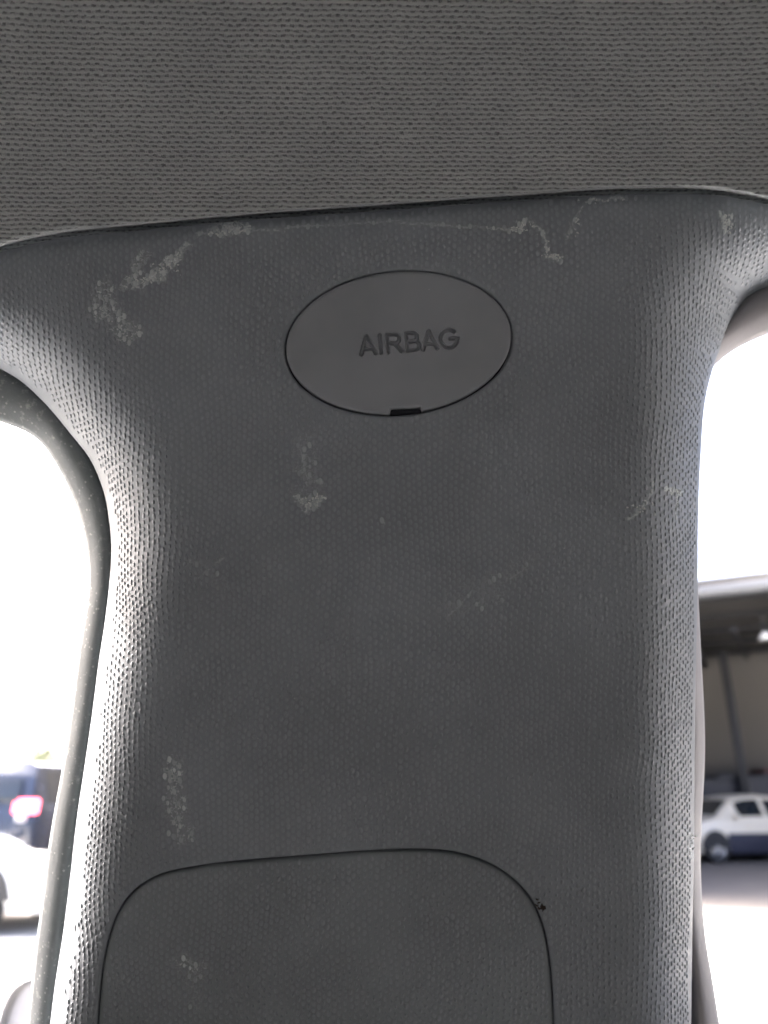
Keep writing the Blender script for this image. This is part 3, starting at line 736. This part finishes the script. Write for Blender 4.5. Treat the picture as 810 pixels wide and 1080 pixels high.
def grain_material(name, base):
    k = NT(name); lay = k.n('Attribute', attribute_name='lay').outputs['Vector']; rub = k.n('Attribute', attribute_name='rub').outputs['Fac']
    big = k.noise(lay, .006, 3); fn = k.noise(lay, .9, 2)
    c = k.mix(k.mr(big, .3, .7), tuple(x * .92 for x in base) + (1,), tuple(x * 1.08 for x in base) + (1,))
    c = k.mix(k.math('MULTIPLY', rub, .85), c, (.64, .68, .69, 1))
    k.set(k.b.inputs['Base Color'], c); k.b.inputs['Roughness'].default_value = .52; k.b.inputs['Specular IOR Level'].default_value = .4
    return k.m
M_grain = grain_material('raised_trim_grain', (.230, .250, .276))  # lighter than the panel, so lit grain tops are partly put into the colour
raised_grain('raised_grain', OUT, [HOLE, COVHOLE], M_grain, ROOT)

# cap with engraved word and a prising slot at its lower edge
def arc(cx, cy, rx, ry, a0, a1, n=10): return [(cx + rx * math.cos(R(a0 + (a1 - a0) * i / n)), cy + ry * math.sin(R(a0 + (a1 - a0) * i / n))) for i in range(n + 1)]
STR = [[(1.6, 1.5), (8, 20), (9.2, 20), (17, 1.5)], [(4.6, 6.8), (14.2, 6.8)],
       [(22.6, 1.5), (22.6, 20)],
       [(30, 1.5), (30, 20)], [(30, 20), (38, 20)] + arc(38, 15.3, 5.2, 4.7, 90, -90) + [(30, 10.6)], [(37.5, 10.4), (44, 1.5)],
       [(50, 1.5), (50, 20)], [(50, 20), (57.5, 20)] + arc(57.5, 15.6, 4.6, 4.4, 90, -90) + [(50, 11.2)], [(57.5, 11.2)] + arc(58, 6.4, 5.4, 4.9, 90, -90) + [(50, 1.5)],
       [(67, 1.5), (73.6, 20), (74.8, 20), (82, 1.5)], [(69.6, 6.8), (79.6, 6.8)],
       arc(95, 10.8, 9.2, 9.4, 48, 360, 20) + [(96, 10.8)]]
O0 = np.array([379.6, 375.6]); ct, st_ = math.cos(R(-4.6)), math.sin(R(-4.6))
def l2p(q): q = np.asarray(q, float); return np.stack([O0[0] + q[:, 0] * ct - (-q[:, 1]) * st_, O0[1] + q[:, 0] * st_ + (-q[:, 1]) * ct], 1)
STRP = [l2p(s) for s in STR]
def engrave(V):
    return engrave_(V) - .0007 * np.clip(1 - ((V[:, 0] - 420.5) / 119) ** 2 - ((V[:, 1] - 361.6) / 75) ** 2, 0, 1)
def engrave_(V):
    d = np.full(len(V), 1e9)
    m = (V[:, 0] > 370) & (V[:, 0] < 495) & (V[:, 1] > 335) & (V[:, 1] < 390)
    Q = V[m]; dm = np.full(len(Q), 1e9)
    for s in STRP: dm = np.minimum(dm, sdist(Q, s)[0])
    d[m] = dm
    x = np.clip((2.1 - d) / .65, 0, 1); return .0009 * x * x * (3 - 2 * x)
ex, ey = np.meshgrid(np.arange(375, 489, .5), np.arange(344, 383, .5)); EX = np.stack([ex.ravel(), ey.ravel()], 1)
CAP = ellipse(119.0, 74.8, 220, c=(420.5, 361.6))
def notch(P):
    P = P.copy(); m = (P[:, 0] > 411) & (P[:, 0] < 444.5) & (P[:, 1] > 400)
    ca = 430.6 + (P[:, 0] - 428) * -.06
    s = np.clip(np.minimum(P[:, 0] - 411, 444.5 - P[:, 0]) / 1.2, 0, 1)
    P[m, 1] = P[m, 1] + (ca[m] - P[m, 1]) * s[m]; return P
CAPf = ellipse(119.0, 74.8, 2200, c=(420.5, 361.6)); CAPn = notch(CAPf)
keepi = [i for i in range(len(CAPn)) if (i % 12 == 0) or (408 < CAPf[i, 0] < 448 and CAPf[i, 1] > 400 and i % 3 == 0)]
CAPn = CAPn[keepi]
cap = sheet('airbag_cap', CAPn, [], 6.0, M_cap, ROOT, wfun=engrave, extra=EX, off=-.0002, skirt=.004, edge_roll=(2.6, .0005))
cap['label'] = 'smooth oval cap engraved AIRBAG'
# dark clip tab inside the slot
bm = bmesh.new()
cpt = W(428, 435.5, .0022); rotc = CR.to_3x3()
box(bm, Vector(tuple(cpt)), (33 * PXM, 7 * PXM, .0012), rotc, .0003)
attach(bm_obj('clip_tab', bm, M_dark, smooth=40), ROOT)
# backing plate behind the gaps
def plate(name, loop, wz, m, parent, thick=.002):
    n = len(loop); w0, _, _ = depth(loop); A = W(loop[:, 0], loop[:, 1], w0 * 0 + wz); B = W(loop[:, 0], loop[:, 1], w0 * 0 + wz + thick)
    o = mesh_obj(name, np.vstack([A, B]), [tuple(range(n)), tuple(range(2 * n - 1, n - 1, -1))] + [(i, i + n, (i + 1) % n + n, (i + 1) % n) for i in range(n)], m, None, smooth=False)
    return attach(o, parent)
plate('backing_plate', ellipse(126, 82, 60), .0048, M_dark, ROOT)

# lower adjuster cover
cc = COVc[COVc[:, 1] < 1174].copy()
a = np.roll(cc, 1, 0); b = np.roll(cc, -1, 0); a[0] = cc[0]; b[-1] = cc[-1]; t = b - a; t /= np.linalg.norm(t, axis=1)[:, None]
cin = cc + np.stack([-t[:, 1], t[:, 0]], 1) * 1.6
cin = np.vstack([cin, resample(np.array([cin[-1], cin[0]]), 6.0)[1:-1]])
cov = sheet('adjuster_cover', cin, [], 7.0, M_cover, ROOT, off=.0003, skirt=.006, edge_roll=(5.0, .0008), masks=[('rub', DT, 1.0)])
raised_grain('raised_grain', cin, [], M_grain, ROOT, off=.0003, lab_seed=5, marg=5.0, hgt=1.15, ra=2.1, rb=3.2)
def back_loop():
    q = COVc[COVc[:, 1] < 1170]; c = np.array([345, 1050.]); return c + (q - c) * 1.012
plate('backing_plate', back_loop(), .024, M_dark, ROOT)

# ------------------------------------------------------------------ headliner
def build_headliner():
    C = resample(spline(TOP), 6.0); C = C[(C[:, 0] > -240) & (C[:, 0] < 1000)]
    T = np.r_[-9, -4, 0, 3, 5, 6, 6.4, 6.8, 7.1, 7.4, 7.9, 8.4, 9.1, 10, 12, 14, 17, 20, np.arange(25, 80, 6), np.arange(80, 480, 12)]
    wk = np.interp
    V = []; UV = []; rows = len(T); prev = None; acc = np.zeros(len(C))
    sx = C[:, 0]
    curl = .012 * np.clip((110 - sx) / 260, 0, 1) ** 1.6 + .004 * np.clip((sx - 690) / 260, 0, 1) ** 1.6
    for j, t in enumerate(T):
        py = C[:, 1] - t * 1.0
        w0 = wk(t, [-9, 0, 5, 6.4, 7.4, 8.4, 10, 14, 22, 45, 90, 220, 480], [.034, .033, .032, .030, .000, -.0045, -.0049, -.0051, -.0051, -.0046, -.0050, -.0105, -.026])
        fall = math.exp(-max(t, 0) / 120)
        ww = w0 + curl * fall
        X = W(sx, py, ww)
        if prev is not None: acc = acc + np.linalg.norm(X - prev, axis=1) / PXM
        prev = X; V.append(X)
        am = float(acc[len(C) // 2]); UV.append(np.stack([sx * (1 + ww / D), (214 - py) + (am - (t + 9))], 1))
    V = np.array(V); UV = np.array(UV); n = len(C)
    faces = [(j * n + i, j * n + i + 1, (j + 1) * n + i + 1, (j + 1) * n + i) for j in range(rows - 1) for i in range(n - 1)]
    Vf = V.reshape(-1, 3); up = CRn @ np.array([0, 0, -1.0])
    Vb = Vf + up * .004 + CRn @ np.array([0, 1.0, 0]) * .008
    N = len(Vf); fb = [tuple(N + q for q in f[::-1]) for f in faces]
    rim = [(j * n, (j + 1) * n) for j in range(rows - 1)] + [((j + 1) * n + n - 1, j * n + n - 1) for j in range(rows - 1)] + [(i + 1, i) for i in range(n - 1)] + [((rows - 1) * n + i, (rows - 1) * n + i + 1) for i in range(n - 1)]
    fr = [(a, b, b + N, a + N) for a, b in rim]
    o = mesh_obj('headliner', np.vstack([Vf, Vb]), faces + fb + fr, M_fabric)
    me = o.data; l = me.uv_layers.new(name='surf'); U = np.vstack([UV.reshape(-1, 2)] * 2)
    li = np.zeros(len(me.loops), int); me.loops.foreach_get('vertex_index', li); l.data.foreach_set('uv', U[li].ravel())
    me.shade_smooth()
    if me.polygons[0].normal.dot(Vector(tuple(CRn @ np.array([0, 0, 1.0])))) < 0: me.flip_normals()
    tag(o, 'grey knitted fabric headliner curving over the top edge of the pillar trim', 'headliner')
build_headliner()

# ------------------------------------------------------------------ door seals
def seal(name, outer, inner, m, label, wc, wprof, thick=.010):
    n = 90; A = resample(spline(outer), n=n); B = resample(spline(inner), n=n)
    S = np.linspace(0, 1, 13); V = []
    for s in S:
        P = A * (1 - s) + B * s; V.append(W(P[:, 0], P[:, 1], wc + wprof(s)))
    back = []
    for s in S[::-1]:
        P = A * (1 - s) + B * s; back.append(W(P[:, 0], P[:, 1], wc + wprof(s)) + (CRn @ np.array([0, 0, -1.0])) * thick * (.25 + math.sin(math.pi * s)))
    V = np.array(V + back); K = len(V)
    faces = [(j * n + i, j * n + i + 1, ((j + 1) % K) * n + i + 1, ((j + 1) % K) * n + i) for j in range(K) for i in range(n - 1)]
    faces += [tuple(j * n for j in range(K)), tuple(j * n + n - 1 for j in range(K))[::-1]]
    o = mesh_obj(name, V.reshape(-1, 3), faces, m, autos=60)
    bm = bmesh.new(); bm.from_mesh(o.data); bmesh.ops.recalc_face_normals(bm, faces=bm.faces); bm.to_mesh(o.data); bm.free()
    return tag(o, label, 'door seal')
LA = [(-160, 428), (-60, 432), (0, 445), (37, 461.5), (58, 488), (81, 536), (90, 572), (93, 604), (91.5, 630), (86, 665), (80.5, 704), (73.5, 760), (64, 819), (53.5, 878), (44, 950), (36, 1012), (29, 1080), (18, 1180)]
LB = [(-160, 330), (-60, 345), (5, 370), (40, 395), (70, 425), (102, 468), (122, 515), (129, 560), (131, 590), (128, 620), (122, 660), (116, 700), (108, 760), (100, 815), (92, 870), (84, 930), (78, 985), (70, 1035), (64, 1080), (50, 1180)]
seal('door_seal', LA, LB, M_seal, 'dusty grey rubber door seal curving down the left edge of the pillar', .036, lambda s: -.0045 * math.sin(math.pi * min(1, s * .95)) + .022 * max(0, s - .55) ** 1.5)
RA = [(960, 318), (880, 330), (810, 352), (790, 360.5), (774, 369), (756, 383), (742, 402), (732, 440), (729, 500), (731, 560), (735.5, 610), (737.7, 650), (740, 696), (742.5, 742), (743.6, 777), (743.2, 810), (741, 852), (739, 904), (741, 956), (745, 994), (751.5, 1033), (759, 1080), (775, 1180)]
RB = [(960, 262), (880, 275), (815, 285), (790, 296), (772, 312), (750, 345), (733, 390), (720, 440), (712, 500), (712, 560), (714, 610), (714, 650), (714, 700), (714, 742), (714, 777), (714, 810), (714, 852), (714, 904), (714, 956), (716, 994), (718, 1033), (720, 1080), (724, 1180)]
seal('door_seal', RA, RB, M_sealr, 'pale rubber door seal showing as a thin strip down the right edge of the pillar', .038, lambda s: -.006 * math.sin(math.pi * min(1, s * 1.0)) + .012 * max(0, s - .55) ** 1.2)

# ------------------------------------------------------------------ car body: outer pillar, roof, far side (what keeps the daylight out)
CB = empty('car_body', (0, .3, 0)); tag(CB, 'dark car body shell that carries the roof and pillar round the viewer', 'car body')
def cbox(name, c, s, m, rot=None, bev=.01):
    bm = bmesh.new(); box(bm, Vector(c), s, rot, bev); return attach(bm_obj(name, bm, m, smooth=40), CB)
n_ = 30; xs_ = np.linspace(-300, 1040, n_); V = []
for yy, wz in ((-260, .041), (262, .041), (262, .056), (-260, .056)): V.append(W(xs_, np.minimum(yy + 0 * xs_, np.interp(xs_, TOPc[:, 0], TOPc[:, 1]) + 26) if yy > 100 else yy + 0 * xs_, wz))
attach(mesh_obj('cant_rail', np.vstack(V), [(k * n_ + i, k * n_ + i + 1, ((k + 1) % 4) * n_ + i + 1, ((k + 1) % 4) * n_ + i) for k in range(4) for i in range(n_ - 1)] + [tuple(k * n_ for k in range(4)), tuple(k * n_ + n_ - 1 for k in range(4))[::-1]], M_dark, smooth=False), CB)
# outer pillar skin: follows the trim's narrowest width, sits behind it
ys = np.linspace(330, 1400, 24); Lx = np.interp(ys, LEFTd[:, 1][LEFTd[:, 0] > 40], LEFTd[:, 0][LEFTd[:, 0] > 40]); Rx = np.full(len(ys), 700.)
Lx = np.maximum(Lx + 22, 0)
vv = []
for wz in (.052, .062):
    vv.append(W(Lx, ys, wz)); vv.append(W(Rx, ys, wz))
n = len(ys); V = np.vstack(vv); fcs = []
for i in range(n - 1):
    fcs += [(i, n + i, n + i + 1, i + 1), (2 * n + i + 1, 3 * n + i + 1, 3 * n + i, 2 * n + i), (i, i + 1, 2 * n + i + 1, 2 * n + i), (n + i + 1, n + i, 3 * n + i, 3 * n + i + 1)]
attach(mesh_obj('pillar_skin', V, fcs, M_body, smooth=False), CB)
zt = float(W(405, 120, 0)[2])
zr = G(405, 312, .3145).z
cbox('roof_rail', (0, .292, zr + .06), (2.6, .045, .12), M_body)
cbox('roof', (0, -.45, zt + .09), (2.8, 1.5, .03), M_lining)
cbox('floor', (0, -.45, .33), (2.8, 1.5, .04), M_lining)
cbox('far_side_panel', (0, -1.15, CAMZ - .50), (2.8, .06, .86), M_lining)
cbox('far_window_rail', (0, -1.12, zt - .02), (2.8, .08, .22), M_lining)
cbox('far_window_blocker', (0, -1.13, 1.3), (1.9, .06, .8), M_lining)  # oversized unseen panel, shaped to close the far windows to daylight
cbox('bounce_blocker', (0, .31, CAMZ - .50), (2.8, .06, .80), M_body)  # unseen panel, added to block light bouncing up off the ground
for sx_ in (-1.4, 1.4):
    cbox('end_panel', (sx_, -.45, CAMZ - .50), (.04, 1.5, .86), M_lining)
    cbox('end_header', (sx_, -.45, zt + .03), (.04, 1.5, .14), M_lining)
    cbox('end_light_blocker', (sx_, -.76, CAMZ + .05), (.04, .9, .30), M_lining)  # added blocker, leaves only a narrow opening for grazing side light
# torn flakes of plastic standing up from the worst scuffs, and a bit of fluff in the cover's seam
def flakes(name, spots, m, parent, size, seed, lift=.5):
    rs = np.random.RandomState(seed); V = []; F_ = []
    fwd = CRn @ np.array([0, 0, 1.0]); rt = CRn @ np.array([1.0, 0, 0]); up = CRn @ np.array([0, 1.0, 0])
    for (x, y, n, sx, sy) in spots:
        for _ in range(n):
            px, py = x + rs.normal(0, sx), y + rs.normal(0, sy)
            w0 = depth(np.array([[px, py]]))[0]; c = W(px, py, w0)[0]
            an = rs.uniform(0, math.pi * 2); L = rs.uniform(.5, 1.5) * size * PXM; wd = rs.uniform(.2, .45) * size * PXM; hz = rs.uniform(.1, 1) * lift * size * PXM
            d = rt * math.cos(an) + up * math.sin(an); e_ = -rt * math.sin(an) + up * math.cos(an); n0 = len(V)
            V += [c - d * L * .5 - e_ * wd - fwd * .00005, c - d * L * .5 + e_ * wd - fwd * .00005, c + e_ * wd * .6 + fwd * hz, c - e_ * wd * .7 + fwd * hz * .7, c + d * L * .5 + fwd * hz * rs.uniform(.3, 1.4), c + fwd * (hz * .3 - .0001)]
            F_ += [(n0, n0 + 1, n0 + 2, n0 + 3), (n0 + 3, n0 + 2, n0 + 4), (n0, n0 + 3, n0 + 5), (n0 + 1, n0, n0 + 5), (n0 + 2, n0 + 1, n0 + 5), (n0 + 4, n0 + 2, n0 + 5), (n0 + 3, n0 + 4, n0 + 5)]
    o = mesh_obj(name, V, F_, m, smooth=False)
    return attach(o, parent) if parent else o
for i, sp_ in enumerate((
        [(768, 240, 26, 2.2, 4.5), (764, 232, 10, 1.5, 4), (772, 232, 10, 1.5, 4)],
        [(583, 271, 20, 4, 1.4), (577, 262, 10, 1.2, 5), (553, 237, 14, 3, 3), (545, 242, 10, 4, 1.2)],
        [(712, 519, 22, 3.4, 2.2), (714, 530, 6, .8, 5)],
        [(246, 242, 26, 9, 3), (225, 246, 10, 9, 1.6)],
        [(176, 282, 30, 8, 3.6), (150, 296, 12, 7, 2)],
        [(320, 532, 12, 3.5, 4), (336, 526, 12, 5, 2.5)],
        [(730, 888, 12, 1.2, 6), (678, 535, 12, 5, 4)],
        [(608, 232, 8, 2, 8), (630, 211, 10, 12, 1.4)])):
    flakes('plastic_burr', sp_, M_burr, ROOT, 3.0, i + 2)
fl = flakes('fluff', [(570, 957, 14, 2.0, 1.6), (567, 953, 5, 1.5, 2)], M_brown, None, 4.0, 40, lift=.7)
tag(fl, 'tiny dark brown speck of fluff caught in the seam of the lower cover', 'fluff')
